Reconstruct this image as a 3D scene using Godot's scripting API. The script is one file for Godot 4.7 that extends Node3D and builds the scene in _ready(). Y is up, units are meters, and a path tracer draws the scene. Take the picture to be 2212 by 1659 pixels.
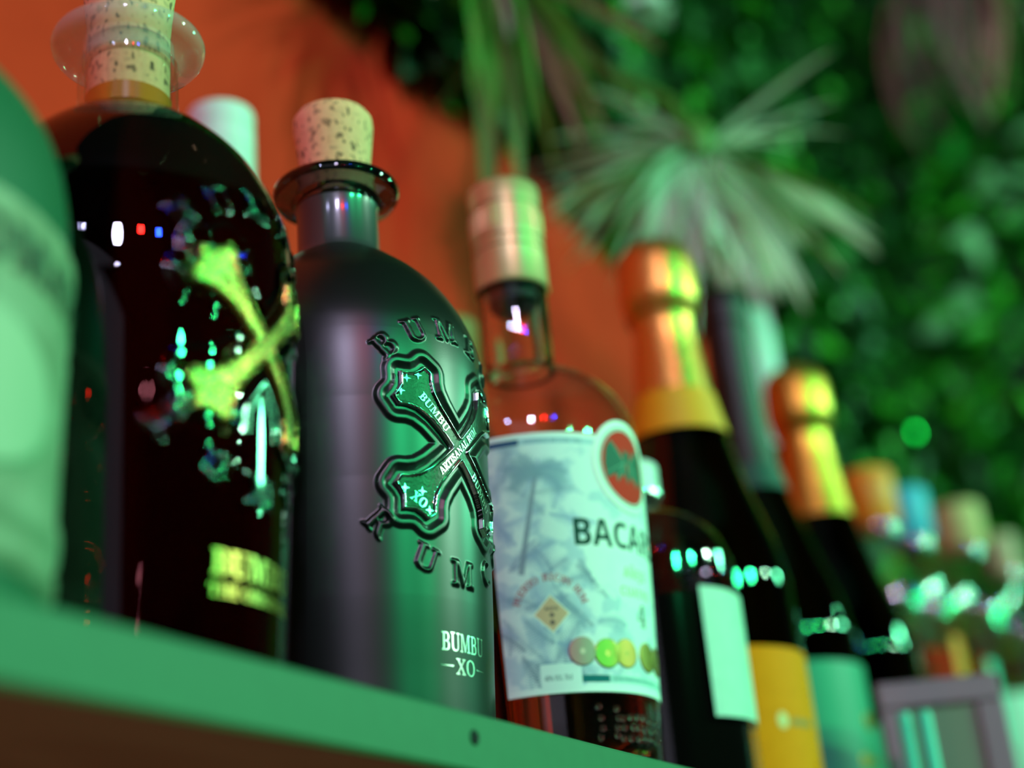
extends Node3D
# A back-bar shelf of spirit bottles seen from below. x runs along the shelf, y is up, z points into the room; Y0 is the shelf's top.
const Y0 := 1.40
const WALL_Z := -0.27

var M := {}
var used := {}
var serif: SystemFont
var serif_bold: SystemFont
var sans_bold: SystemFont
var rng := RandomNumberGenerator.new()
var glyphs := {}
var bumbu_mesh: ArrayMesh
var emblem_mesh: ArrayMesh
# Radius (mm) of the two squat rum bottles and of the tapered white-rum bottle, by height (mm).
var BUM := [Vector2(40.0, 0), Vector2(40.3, 10), Vector2(42.0, 40), Vector2(43.7, 75), Vector2(44.8, 100), Vector2(45.2, 114), Vector2(44.9, 123), Vector2(43.9, 130), Vector2(41.4, 137.5), Vector2(38.0, 144.5), Vector2(33.4, 151.5), Vector2(27.0, 158.5), Vector2(20.0, 164.5), Vector2(14.2, 168.5)]
var BAC := [Vector2(38.2, 0), Vector2(39.2, 30), Vector2(41.3, 75), Vector2(42.4, 101), Vector2(43.1, 124), Vector2(42.9, 131), Vector2(41.9, 137.5), Vector2(38.3, 146), Vector2(31.8, 153.5), Vector2(23.0, 159), Vector2(14.2, 164)]
# Half outline of one arm of the crossed emblem: (along, across) in mm.
var ARM := [Vector2(2.9, 2.9), Vector2(8, 3.0), Vector2(14, 3.5), Vector2(18.5, 4.6), Vector2(21.4, 6.4), Vector2(23.4, 8.4), Vector2(27.0, 7.7), Vector2(27.1, 5.6), Vector2(27.8, 3.2), Vector2(29.4, 1.4), Vector2(31.0, 0.0)]


func _ready() -> void:
	rng.seed = 7
	camera_and_light()
	materials()
	room()
	shelf()
	foliage()
	bottles()
	small_things()


# ---------------------------------------------------------------- camera, light

func camera_and_light() -> void:
	var cam := Camera3D.new()
	cam.name = "camera"
	var a := CameraAttributesPhysical.new()
	a.frustum_focal_length = 47.49
	a.frustum_focus_distance = 0.465
	a.exposure_aperture = 3.9
	a.frustum_near = 0.02
	a.frustum_far = 50.0
	cam.attributes = a
	add_child(cam)
	var right := Vector3(0.47945897, -0.0874592, 0.87319527)
	var up := Vector3(-0.30437184, 0.91668276, 0.25894111)
	cam.transform = Transform3D(Basis(right, up, right.cross(up)), Vector3(0, Y0 - 0.0768, 0.1952))
	cam.current = true
	var w := WorldEnvironment.new()
	w.name = "environment"
	var e := Environment.new()
	e.background_mode = Environment.BG_COLOR
	e.background_color = Color.BLACK
	e.tonemap_mode = Environment.TONE_MAPPER_LINEAR
	e.tonemap_exposure = 1.0
	e.sdfgi_enabled = true
	e.ssao_enabled = true
	e.ssil_enabled = true
	w.environment = e
	add_child(w)
	# Coloured stage spots on the far side of the room: direction from the bottles (degrees from +x towards the room), height angle, colour, energy, size.
	for s in [
		["small lavender", 171.0, 26.0, 2.3, Color(0.80, 0.80, 1.0), 0.3, 0.03],
		["large lavender", 145.0, 25.0, 2.3, Color(0.88, 0.84, 1.0), 1.85, 0.07],
		["red", 131.0, 26.0, 2.3, Color(1.0, 0.10, 0.08), 0.6, 0.03],
		["blue", 120.0, 26.0, 2.3, Color(0.12, 0.25, 1.0), 0.4, 0.03],
		["green", 105.0, 18.0, 2.4, Color(0.20, 1.0, 0.60), 2.5, 0.05],
		["bright green", 84.0, 18.0, 2.4, Color(0.20, 1.0, 0.60), 2.6, 0.05],
		["mint green", 60.0, 18.0, 2.3, Color(0.70, 1.0, 0.82), 2.7, 0.05],
		["added soft green", 38.0, 17.0, 2.1, Color(0.42, 1.0, 0.72), 1.3, 0.09]]:  # soft green is an added spot that brightens the black bottle's right side
		stage_spot(s[0], s[1], s[2], s[3], s[4], s[5], s[6])


func stage_spot(colour: String, turn: float, high: float, far: float, c: Color, energy: float, size: float) -> void:
	var target := Vector3(0.55, Y0 + 0.2, -0.1)
	var d := Vector3(cos(deg_to_rad(turn)) * cos(deg_to_rad(high)), sin(deg_to_rad(high)), sin(deg_to_rad(turn)) * cos(deg_to_rad(high)))
	var at := Vector3(0.385, Y0 + 0.1, -0.06) + d * far
	var t := thing("stage_spotlight", colour + " stage spotlight hanging under the ceiling of the bar", "spotlight", at)
	t.look_at_from_position(at, target)
	var body := lathe([Vector2(0.0, -0.16), Vector2(0.05, -0.16), Vector2(0.062, -0.12), Vector2(0.066, 0.0), Vector2(0.07, 0.0), Vector2(0.07, 0.012), Vector2(size + 0.004, 0.012), Vector2(size + 0.004, -0.02), Vector2(0.0, -0.02)], 32)
	var h := obj("housing", body, M_get("black_metal"), t)
	h.rotation.x = -PI / 2
	var lens := lathe([Vector2(0.0, -0.014), Vector2(size + 0.003, -0.014), Vector2(size + 0.003, -0.008), Vector2(size * 0.5, -0.003), Vector2(0.0, -0.002)], 32)
	var lm := StandardMaterial3D.new()
	lm.albedo_color = Color(0.05, 0.05, 0.05)
	lm.emission_enabled = true
	lm.emission = c
	lm.emission_energy_multiplier = 3.0
	lm.roughness = 0.3
	var l := obj("lens_light", lens, lm, t)
	l.rotation.x = -PI / 2
	obj("hanger_rod", tube_line(Vector3.ZERO, t.to_local(Vector3(at.x, 2.995, at.z)), 0.008), M_get("black_metal"), t)
	var s := SpotLight3D.new()
	s.name = "beam"
	s.light_color = c
	s.light_energy = energy
	s.light_size = size
	s.spot_angle = 62.0
	s.spot_angle_attenuation = 0.3
	s.spot_range = 12.0
	s.spot_attenuation = 2.0
	s.shadow_enabled = true
	s.position = Vector3(0, 0, -0.02)
	t.add_child(s)


# ---------------------------------------------------------------- materials

func std(c: Color, rough := 0.6, metal := 0.0) -> StandardMaterial3D:
	var m := StandardMaterial3D.new()
	m.albedo_color = c
	m.roughness = rough
	m.metallic = metal
	return m


func M_get(k: String) -> StandardMaterial3D:
	if not M.has(k):
		M[k] = std(Color(0.03, 0.03, 0.03), 0.5, 0.3)
	return M[k]


func glass(tint: Color, scale := 0.05, rough := 0.0) -> StandardMaterial3D:
	var m := std(Color(tint.r, tint.g, tint.b, 0.0), rough)
	m.transparency = BaseMaterial3D.TRANSPARENCY_ALPHA
	m.refraction_enabled = true
	m.refraction_scale = scale
	return m


func pane(alpha := 0.03) -> StandardMaterial3D:
	var m := std(Color(0.10, 0.12, 0.11, alpha), 0.03)
	m.transparency = BaseMaterial3D.TRANSPARENCY_ALPHA
	return m


func noise_tex(freq: float, stops: Array, cols: Array, size := 256, kind := FastNoiseLite.TYPE_SIMPLEX_SMOOTH, octaves := 3, sd := 1) -> NoiseTexture2D:
	var n := FastNoiseLite.new()
	n.seed = sd
	n.noise_type = kind
	n.frequency = freq
	n.fractal_octaves = octaves
	var t := NoiseTexture2D.new()
	t.width = size
	t.height = size
	t.seamless = true
	t.noise = n
	var g := Gradient.new()
	g.offsets = PackedFloat32Array(stops)
	g.colors = PackedColorArray(cols)
	t.color_ramp = g
	return t


func triplanar(m: StandardMaterial3D, tex: Texture2D, scale: Vector3) -> StandardMaterial3D:
	m.albedo_texture = tex
	m.uv1_triplanar = true
	m.uv1_scale = scale
	return m


func grain(m: StandardMaterial3D, freq: float, depth: float, scale: float) -> StandardMaterial3D:
	m.heightmap_enabled = true
	m.heightmap_texture = noise_tex(freq, [0.0, 1.0], [Color.BLACK, Color.WHITE], 256, FastNoiseLite.TYPE_SIMPLEX_SMOOTH, 4, 5)
	m.heightmap_scale = depth
	m.uv1_triplanar = true
	m.uv1_scale = Vector3.ONE * scale
	return m


func materials() -> void:
	M_get("black_metal")
	serif = SystemFont.new()
	serif.font_names = PackedStringArray(["Droid Serif"])
	serif_bold = SystemFont.new()
	serif_bold.font_names = PackedStringArray(["Droid Serif"])
	serif_bold.font_weight = 700
	sans_bold = SystemFont.new()
	sans_bold.font_names = PackedStringArray(["Droid Sans"])
	sans_bold.font_weight = 700
	M.red_paint = std(Color(0.90, 0.20, 0.12), 0.8)
	M.red_paint.metallic_specular = 0.2
	M.red_paint = triplanar(M.red_paint, noise_tex(0.02, [0.0, 1.0], [Color(0.93, 0.9, 0.9), Color(1, 1, 1)]), Vector3.ONE * 2.0)
	M.dark_paint = std(Color(0.10, 0.09, 0.09), 0.85)
	M.floor = triplanar(std(Color(0.22, 0.16, 0.12), 0.5), noise_tex(0.03, [0.0, 1.0], [Color(0.75, 0.7, 0.7), Color.WHITE]), Vector3.ONE)
	M.laminate = triplanar(std(Color(0.17, 0.41, 0.28), 0.6), noise_tex(0.05, [0.0, 1.0], [Color(0.96, 0.96, 0.96), Color.WHITE]), Vector3.ONE * 8.0)
	M.under = triplanar(std(Color(0.31, 0.32, 0.28), 0.6), noise_tex(0.012, [0.0, 0.5, 1.0], [Color(0.75, 0.72, 0.7), Color(1, 1, 1), Color(0.85, 0.8, 0.78)]), Vector3(1.0, 6.0, 6.0))
	M.screw = std(Color(0.12, 0.12, 0.13), 0.4, 0.6)
	M.cork = triplanar(std(Color(1, 1, 1), 0.85), noise_tex(0.035, [0.0, 0.22, 0.27, 0.6, 1.0], [Color(0.22, 0.14, 0.10), Color(0.32, 0.20, 0.15), Color(0.93, 0.64, 0.48), Color(0.98, 0.70, 0.54), Color(0.90, 0.60, 0.45)], 256, FastNoiseLite.TYPE_SIMPLEX_SMOOTH, 2, 3), Vector3(34, 20, 34))
	M.cork_pale = std(Color(0.80, 0.66, 0.48), 0.8)
	M.cork_pink = std(Color(0.78, 0.62, 0.55), 0.8)
	M.matte_black = grain(std(Color(0.03, 0.032, 0.035), 0.35), 0.2, 0.0006, 40.0)
	M.matte_black.metallic_specular = 0.56
	M.rum_dark = glass(Color(0.13, 0.055, 0.05), 0.045)
	M.cola = std(Color(0.03, 0.022, 0.02), 0.08)
	M.amber = glass(Color(0.85, 0.52, 0.20), 0.036)
	M.amber_ring = std(Color(0.78, 0.42, 0.10), 0.25)
	M.clear = glass(Color(0.97, 0.99, 0.98), 0.05)
	M.smoke = glass(Color(0.42, 0.44, 0.45), 0.05, 0.02)
	M.pane = pane()
	M.neck_grey = std(Color(0.20, 0.19, 0.21), 0.32)
	M.neck_grey.clearcoat_enabled = true
	M.neck_grey.clearcoat = 0.6
	M.neck_grey.clearcoat_roughness = 0.1
	M.silver = std(Color(0.90, 0.92, 0.92), 0.12, 1.0)
	M.silver_dark = grain(std(Color(0.16, 0.18, 0.16), 0.34, 0.8), 0.05, 0.006, 50.0)
	M.foil_silver = std(Color(0.84, 0.82, 0.80), 0.25, 1.0)
	M.gold = grain(std(Color(0.80, 0.64, 0.34), 0.16, 1.0), 0.08, 0.03, 60.0)
	M.gold_print = std(Color(0.72, 0.56, 0.28), 0.35, 0.8)
	M.gold_cap = std(Color(0.84, 0.72, 0.52), 0.36, 0.55)
	M.white_cap = std(Color(0.86, 0.86, 0.87), 0.4)
	M.paper = std(Color(0.93, 0.93, 0.92), 0.7)
	M.black_glass = glass(Color(0.05, 0.16, 0.05), 0.05)
	M.flange = std(Color(0.80, 0.83, 0.84, 0.22), 0.06)
	M.flange.transparency = BaseMaterial3D.TRANSPARENCY_ALPHA
	M.foil_orange = grain(std(Color(0.93, 0.66, 0.32), 0.30, 0.9), 0.06, 0.035, 25.0)
	M.foil_gold = grain(std(Color(0.86, 0.63, 0.24), 0.30, 0.9), 0.06, 0.035, 25.0)
	M.band_orange = std(Color(0.95, 0.60, 0.05), 0.5)
	M.label_yellow = std(Color.WHITE)
	M.label_yellow = triplanar(std(Color(1.0, 0.54, 0.06), 0.6), noise_tex(0.02, [0.0, 1.0], [Color(0.96, 0.95, 0.93), Color.WHITE]), Vector3.ONE * 20.0)
	M.label_yellow.metallic_specular = 0.15
	M.label_teal = std(Color(0.14, 0.52, 0.42), 0.5)
	M.teal_dark = std(Color(0.05, 0.24, 0.22), 0.5)
	M.label_mint = triplanar(std(Color(0.74, 0.84, 0.80), 0.65), noise_tex(0.02, [0.0, 1.0], [Color(0.93, 0.95, 0.95), Color.WHITE]), Vector3.ONE * 20.0)
	M.foil_black = std(Color(0.055, 0.06, 0.065), 0.45)
	M.foil_pale = std(Color(0.80, 0.80, 0.84), 0.45)
	M.cap_orange = std(Color(0.96, 0.50, 0.06), 0.5)
	M.cap_blue = std(Color(0.22, 0.62, 0.80), 0.5)
	M.dull_gold = std(Color(0.52, 0.42, 0.20), 0.6)
	M.cream = std(Color(0.88, 0.80, 0.58), 0.7)
	M.label_turquoise = std(Color(0.25, 0.75, 0.68), 0.5)
	M.frosted_green = std(Color(0.13, 0.34, 0.24), 0.5)
	M.frosted_green.metallic_specular = 0.4
	M.label_pale = triplanar(std(Color(0.60, 0.60, 0.52), 0.6), noise_tex(0.02, [0.0, 0.45, 0.6, 1.0], [Color(0.82, 0.84, 0.80), Color(0.9, 0.9, 0.88), Color.WHITE, Color.WHITE], 256, FastNoiseLite.TYPE_SIMPLEX_SMOOTH, 4, 21), Vector3.ONE * 12.0)
	M.letter_shade = std(Color(0.17, 0.28, 0.22), 0.6)  # darker than the label: shading of the raised letters put into their colour
	M.label_ivory = std(Color(0.68, 0.68, 0.60), 0.6)
	M.mauve = std(Color(0.50, 0.36, 0.45), 0.5, 0.2)
	M.card_grey = std(Color(0.45, 0.45, 0.42), 0.7)
	M.frost = std(Color(0.5, 0.5, 0.52), 0.6)  # faint glow of the added panel on the left wall
	M.frost.emission_enabled = true
	M.frost.emission = Color(0.80, 0.78, 0.88)
	M.frost.emission_energy_multiplier = 0.05
	M.backing = std(Color(0.16, 0.32, 0.14), 0.9)
	M.petal = std(Color(0.98, 0.98, 0.96), 0.6)
	M.petal.backlight_enabled = true
	M.petal.backlight = Color(0.7, 0.7, 0.7)


# ---------------------------------------------------------------- nodes

func numbered(n: String) -> String:
	var k: int = used.get(n, 0)
	used[n] = k + 1
	return n if k == 0 else "%s_%03d" % [n, k]


func thing(n: String, label: String, category: String, at: Vector3, turn := 0.0, group := "") -> Node3D:
	var o := Node3D.new()
	o.name = numbered(n)
	add_child(o)
	o.position = at
	o.rotation.y = turn
	o.set_meta("label", label)
	o.set_meta("category", category)
	if group != "":
		o.set_meta("group", group)
	return o


func obj(n: String, mesh: Mesh, m: Material, parent: Node3D) -> MeshInstance3D:
	var o := MeshInstance3D.new()
	o.name = n
	o.mesh = mesh
	o.material_override = m
	parent.add_child(o, true)
	return o


func struct(n: String, mesh: Mesh, m: Material) -> MeshInstance3D:
	var o := obj(n, mesh, m, self)
	o.set_meta("kind", "structure")
	return o


# ---------------------------------------------------------------- shapes

func mesh_of(v: PackedVector3Array, n: PackedVector3Array, uv: PackedVector2Array, ix: PackedInt32Array) -> ArrayMesh:
	var a := []
	a.resize(Mesh.ARRAY_MAX)
	a[Mesh.ARRAY_VERTEX] = v
	a[Mesh.ARRAY_NORMAL] = n
	if uv.size():
		a[Mesh.ARRAY_TEX_UV] = uv
	a[Mesh.ARRAY_INDEX] = ix
	var m := ArrayMesh.new()
	m.add_surface_from_arrays(Mesh.PRIMITIVE_TRIANGLES, a)
	return m


# A grid of points (columns x rows) as a smooth sheet; the side from which columns run right and rows run up is its front.
func sheet(p: PackedVector3Array, cols: int, rows: int, uv := PackedVector2Array(), around := false) -> ArrayMesh:
	var n := PackedVector3Array()
	n.resize(p.size())
	for j in rows:
		for i in cols:
			var i0 := i - 1
			var i1 := i + 1
			if around:
				i0 = (cols - 2) if i == 0 else i0
				i1 = 1 if i == cols - 1 else i1
			else:
				i0 = maxi(i0, 0)
				i1 = mini(i1, cols - 1)
			var du := p[j * cols + i1] - p[j * cols + i0]
			var dv := p[mini(j + 1, rows - 1) * cols + i] - p[maxi(j - 1, 0) * cols + i]
			n[j * cols + i] = du.cross(dv).normalized()
	var ix := PackedInt32Array()
	ix.resize((cols - 1) * (rows - 1) * 6)
	var k := 0
	for j in rows - 1:
		for i in cols - 1:
			var a := j * cols + i
			ix[k] = a
			ix[k + 1] = a + cols
			ix[k + 2] = a + 1
			ix[k + 3] = a + 1
			ix[k + 4] = a + cols
			ix[k + 5] = a + cols + 1
			k += 6
	return mesh_of(p, n, uv, ix)


# Turned body: profile points (radius, height); creases where the profile bends by more than 40 degrees.
func lathe(prof: Array, segs := 64) -> ArrayMesh:
	var v := PackedVector3Array()
	var nn := PackedVector3Array()
	var ix := PackedInt32Array()
	var pts := []
	var nor := []
	for i in prof.size() - 1:
		var a: Vector2 = prof[i]
		var b: Vector2 = prof[i + 1]
		if a.distance_to(b) < 1e-7:
			continue
		pts.append([a, b])
		var t := (b - a).normalized()
		nor.append(Vector2(t.y, -t.x))
	for k in pts.size():
		var ends := []
		for e in 2:
			var o: int = k - 1 if e == 0 else k + 1
			var n: Vector2 = nor[k]
			if o >= 0 and o < nor.size() and n.dot(nor[o]) > 0.77:
				n = (n + nor[o]).normalized()
			ends.append(n)
		var base := v.size()
		for e in 2:
			for s in segs + 1:
				var ang := TAU * s / segs
				var c := cos(ang)
				var d := -sin(ang)
				v.append(Vector3(pts[k][e].x * c, pts[k][e].y, pts[k][e].x * d))
				nn.append(Vector3(ends[e].x * c, ends[e].y, ends[e].x * d))
		for s in segs:
			var a := base + s
			var b := base + segs + 1 + s
			ix.append_array(PackedInt32Array([a, b, a + 1, a + 1, b, b + 1]))
	return mesh_of(v, nn, PackedVector2Array(), ix)


# Profile points in mm to metres, rounded by a spline through them.
func spline(p: Array, step := 4, scale := 0.001) -> Array:
	var out := []
	for i in p.size() - 1:
		var a: Vector2 = p[maxi(i - 1, 0)]
		var b: Vector2 = p[i]
		var c: Vector2 = p[i + 1]
		var d: Vector2 = p[mini(i + 2, p.size() - 1)]
		for k in step:
			out.append(b.cubic_interpolate(c, a, d, float(k) / step) * scale)
	out.append((p[-1] as Vector2) * scale)
	return out


func mm(p: Array) -> Array:
	return p.map(func(q): return q * 0.001)


func radius_at(prof: Array, h: float) -> float:
	for i in prof.size() - 1:
		if h <= prof[i + 1].y:
			var a: Vector2 = prof[maxi(i - 1, 0)]
			var d: Vector2 = prof[mini(i + 2, prof.size() - 1)]
			var t: float = clampf((h - prof[i].y) / maxf(prof[i + 1].y - prof[i].y, 1e-6), 0, 1)
			return cubic_interpolate(prof[i].x, prof[i + 1].x, a.x, d.x, t)
	return prof[-1].x


# A point on a turned body: centre angle (degrees from +x towards +z), s mm to the right of it, h mm up, lift mm off the surface.
func on_body(prof: Array, centre: float, s: float, h: float, lift: float) -> Vector3:
	var r := radius_at(prof, h)
	var ang := deg_to_rad(centre) - s / r
	return Vector3((r + lift) * cos(ang), h, (r + lift) * sin(ang)) * 0.001


# A curved rectangle lying on a turned body, with uv 0..1 over it.
func label_patch(prof: Array, a0: float, a1: float, h0: float, h1: float, lift: float, cols := 40, rows := 6) -> ArrayMesh:
	var p := PackedVector3Array()
	var uv := PackedVector2Array()
	for j in rows + 1:
		for i in cols + 1:
			var h := lerpf(h0, h1, float(j) / rows)
			var r := radius_at(prof, h) + lift
			var ang := deg_to_rad(lerpf(a0, a1, float(i) / cols))
			p.append(Vector3(r * cos(ang), h, r * sin(ang)) * 0.001)
			uv.append(Vector2(float(i) / cols, 1.0 - float(j) / rows))
	return sheet(p, cols + 1, rows + 1, uv)


# A disc bent onto a turned body, with a rounded edge.
func disc_patch(prof: Array, centre: float, s0: float, h0: float, rad: float, lift: float, segs := 48, tall := 1.0) -> ArrayMesh:
	var rings := [0.0, 0.25, 0.5, 0.75, 0.92, 1.0, 1.0]
	var p := PackedVector3Array()
	var uv := PackedVector2Array()
	for j in rings.size():
		for i in segs + 1:
			var t := TAU * i / segs
			var q: Vector2 = Vector2(cos(t), sin(t)) * rings[j]
			p.append(on_body(prof, centre, s0 + q.x * rad, h0 + q.y * rad * tall, lift if j < rings.size() - 1 else 0.0))
			uv.append(q * Vector2(0.5, -0.5) + Vector2(0.5, 0.5))
	var m := sheet(p, segs + 1, rings.size(), uv, true)
	return flipped(m)


func flipped(m: ArrayMesh) -> ArrayMesh:
	var a := m.surface_get_arrays(0)
	var ix: PackedInt32Array = a[Mesh.ARRAY_INDEX]
	for k in ix.size() / 3:
		var t := ix[k * 3 + 1]
		ix[k * 3 + 1] = ix[k * 3 + 2]
		ix[k * 3 + 2] = t
	var n: PackedVector3Array = a[Mesh.ARRAY_NORMAL]
	for k in n.size():
		n[k] = -n[k]
	return mesh_of(a[Mesh.ARRAY_VERTEX], n, a[Mesh.ARRAY_TEX_UV] if a[Mesh.ARRAY_TEX_UV] != null else PackedVector2Array(), ix)


func box(size: Vector3, at := Vector3.ZERO, bevel := 0.0) -> ArrayMesh:
	var st := SurfaceTool.new()
	st.begin(Mesh.PRIMITIVE_TRIANGLES)
	st.set_smooth_group(-1)
	var h := size / 2
	var b := minf(bevel, minf(h.x, minf(h.y, h.z)) * 0.9)
	var axes := [Vector3.RIGHT, Vector3.UP, Vector3.BACK]
	var quad := func(q: Array) -> void:
		var c: Vector3 = (q[0] + q[1] + q[2] + q[3]) / 4.0
		if (q[1] - q[0]).cross(q[2] - q[0]).dot(c) > 0:
			q.reverse()
		for k in [0, 1, 2, 0, 2, 3]:
			st.add_vertex(q[k] + at)
	for k in 3:
		var u: Vector3 = axes[(k + 1) % 3]
		var w: Vector3 = axes[(k + 2) % 3]
		var n: Vector3 = axes[k]
		for s in [-1.0, 1.0]:
			var o: Vector3 = n * h[k] * s
			var eu: Vector3 = u * (h[(k + 1) % 3] - b)
			var ew: Vector3 = w * (h[(k + 2) % 3] - b)
			quad.call([o - eu - ew, o + eu - ew, o + eu + ew, o - eu + ew])
			if b > 0:
				for s2 in [-1.0, 1.0]:
					var en: Vector3 = n * (h[k] - b) * s
					var o2: Vector3 = u * h[(k + 1) % 3] * s2
					quad.call([n * h[k] * s + eu * s2 - ew, n * h[k] * s + eu * s2 + ew, en + o2 + ew, en + o2 - ew])
	if b > 0:
		for sx in [-1.0, 1.0]:
			for sy in [-1.0, 1.0]:
				for sz in [-1.0, 1.0]:
					var q := [Vector3(h.x * sx, (h.y - b) * sy, (h.z - b) * sz), Vector3((h.x - b) * sx, h.y * sy, (h.z - b) * sz), Vector3((h.x - b) * sx, (h.y - b) * sy, h.z * sz)]
					if (q[1] - q[0]).cross(q[2] - q[0]).dot(q[0]) > 0:
						q.reverse()
					for v in q:
						st.add_vertex(v + at)
	st.generate_normals()
	return st.commit()


func tube_line(a: Vector3, b: Vector3, r: float, segs := 12) -> ArrayMesh:
	return tube([a, b], [r, r], segs)


func tube(path: Array, rads: Array, segs := 12) -> ArrayMesh:
	var p := PackedVector3Array()
	var rows := path.size()
	for j in rows:
		var d: Vector3 = (path[mini(j + 1, rows - 1)] - path[maxi(j - 1, 0)]).normalized()
		var u := d.cross(Vector3.RIGHT if absf(d.x) < 0.8 else Vector3.BACK).normalized()
		var w := d.cross(u)
		for i in segs + 1:
			var t := -TAU * i / segs
			p.append(path[j] + (u * cos(t) + w * sin(t)) * rads[j])
	return flipped(sheet(p, segs + 1, rows, PackedVector2Array(), true))


# ---------------------------------------------------------------- lettering

# Triangles of a text in a plane, capitals 1 high, starting at x = 0 on the baseline; [triangles, width].
func text_tris(t: String, f: Font) -> Array:
	var key := t + str(f.get_instance_id())
	if not glyphs.has(key):
		var tm := TextMesh.new()
		tm.text = t
		tm.font = f
		tm.font_size = 64
		tm.pixel_size = 1.0
		tm.depth = 0.0
		tm.curve_step = 1.0
		tm.horizontal_alignment = HORIZONTAL_ALIGNMENT_LEFT
		tm.vertical_alignment = VERTICAL_ALIGNMENT_TOP
		var a := tm.get_mesh_arrays() if tm.has_method("get_mesh_arrays") else tm.surface_get_arrays(0)
		var v: PackedVector3Array = a[Mesh.ARRAY_VERTEX]
		var ix = a[Mesh.ARRAY_INDEX]
		var out := PackedVector2Array()
		if ix != null and ix.size():
			for k in ix:
				out.append(Vector2(v[k].x, v[k].y))
		else:
			for q in v:
				out.append(Vector2(q.x, q.y))
		var lo := Vector2(INF, INF)
		var hi := -lo
		for q in out:
			lo = lo.min(q)
			hi = hi.max(q)
		glyphs[key] = [out, lo, hi]
	return glyphs[key]


# The text scaled so that its drawn height is `high`, its box's lower left corner at (0, 0).
func text_flat(t: String, f: Font, high: float, stretch := 1.0) -> PackedVector2Array:
	var g := text_tris(t, f)
	var k: float = high / (g[2].y - g[1].y)
	var out := PackedVector2Array()
	for q in g[0]:
		out.append((q - g[1]) * Vector2(k * stretch, k))
	return out


func width_of(tris: PackedVector2Array) -> float:
	var w := 0.0
	for q in tris:
		w = maxf(w, q.x)
	return w


# Flat print bent onto a turned body.
func print_on(tris: PackedVector2Array, prof: Array, centre: float, x0: float, h0: float, lift: float, turn := 0.0) -> ArrayMesh:
	var st := SurfaceTool.new()
	st.begin(Mesh.PRIMITIVE_TRIANGLES)
	var c := cos(turn)
	var s := sin(turn)
	for k in tris.size() / 3:
		var t := [tris[k * 3], tris[k * 3 + 1], tris[k * 3 + 2]]
		var flip: bool = (t[1] - t[0]).cross(t[2] - t[0]) > 0
		for q in ([t[0], t[2], t[1]] if flip else t):
			var p := Vector2(q.x * c - q.y * s + x0, q.x * s + q.y * c + h0)
			var at := on_body(prof, centre, p.x, p.y, lift)
			st.set_normal(Vector3(at.x, 0, at.z).normalized())
			st.add_vertex(at)
	return st.commit()


func join(a: PackedVector2Array, b: PackedVector2Array, shift: Vector2) -> PackedVector2Array:
	var out := a.duplicate()
	for q in b:
		out.append(q + shift)
	return out


func raster(tris: PackedVector2Array, paint: Callable) -> void:
	for k in tris.size() / 3:
		var a := tris[k * 3]
		var b := tris[k * 3 + 1]
		var c := tris[k * 3 + 2]
		var area := (b - a).cross(c - a)
		if absf(area) < 1e-9:
			continue
		var lo := a.min(b).min(c)
		var hi := a.max(b).max(c)
		for y in range(int(floor(lo.y)), int(ceil(hi.y)) + 1):
			for x in range(int(floor(lo.x)), int(ceil(hi.x)) + 1):
				var p := Vector2(x + 0.5, y + 0.5)
				var w0 := (b - p).cross(c - p) / area
				var w1 := (c - p).cross(a - p) / area
				if w0 >= -0.001 and w1 >= -0.001 and w0 + w1 <= 1.001:
					paint.call(x, y)


# ---------------------------------------------------------------- the room

func room() -> void:
	struct("wall_back", box(Vector3(5.4, 3.2, 0.1), Vector3(0.0, 1.5, WALL_Z - 0.05)), M.red_paint)
	struct("wall_front", box(Vector3(5.4, 3.2, 0.1), Vector3(0.0, 1.5, 3.25)), M.dark_paint)
	struct("wall_left", box(Vector3(0.1, 3.2, 3.7), Vector3(-2.55, 1.5, 1.45)), M.dark_paint)
	struct("wall_right", box(Vector3(0.1, 3.2, 3.7), Vector3(2.45, 1.5, 1.45)), M.dark_paint)
	struct("floor", box(Vector3(5.4, 0.1, 3.7), Vector3(0, -0.05, 1.45)), M.floor)
	struct("ceiling", box(Vector3(5.4, 0.1, 3.7), Vector3(0, 3.05, 1.45)), M.dark_paint)

	# added glowing panel, unseen on the left, for a broad lavender reflection in the glass
	var w := struct("glow_panel_1", box(Vector3(0.02, 1.5, 1.9), Vector3(-2.488, 2.1, 1.4), 0.003), M.frost)
	w.set_meta("label", "added frosted lavender glow panel, out of view")
	for k in 4:
		var bar := [box(Vector3(0.04, 0.05, 2.0), Vector3(-2.478, 1.33, 1.4), 0.004), box(Vector3(0.04, 0.05, 2.0), Vector3(-2.478, 2.87, 1.4), 0.004), box(Vector3(0.04, 1.49, 0.05), Vector3(-2.478, 2.1, 0.425), 0.004), box(Vector3(0.04, 1.49, 0.05), Vector3(-2.478, 2.1, 2.375), 0.004)]
		obj("panel_frame", bar[k], M.dark_paint, w)
	var l := AreaLight3D.new()
	l.name = "panel_glow"
	l.area_size = Vector2(1.9, 1.5)
	l.light_color = Color(0.80, 0.78, 0.88)
	l.light_energy = 0.36
	l.area_range = 10.0
	l.area_attenuation = 2.0
	l.shadow_enabled = true
	l.position = Vector3(-2.45, 2.1, 1.4)
	l.rotation.y = -PI / 2
	add_child(l)


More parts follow.
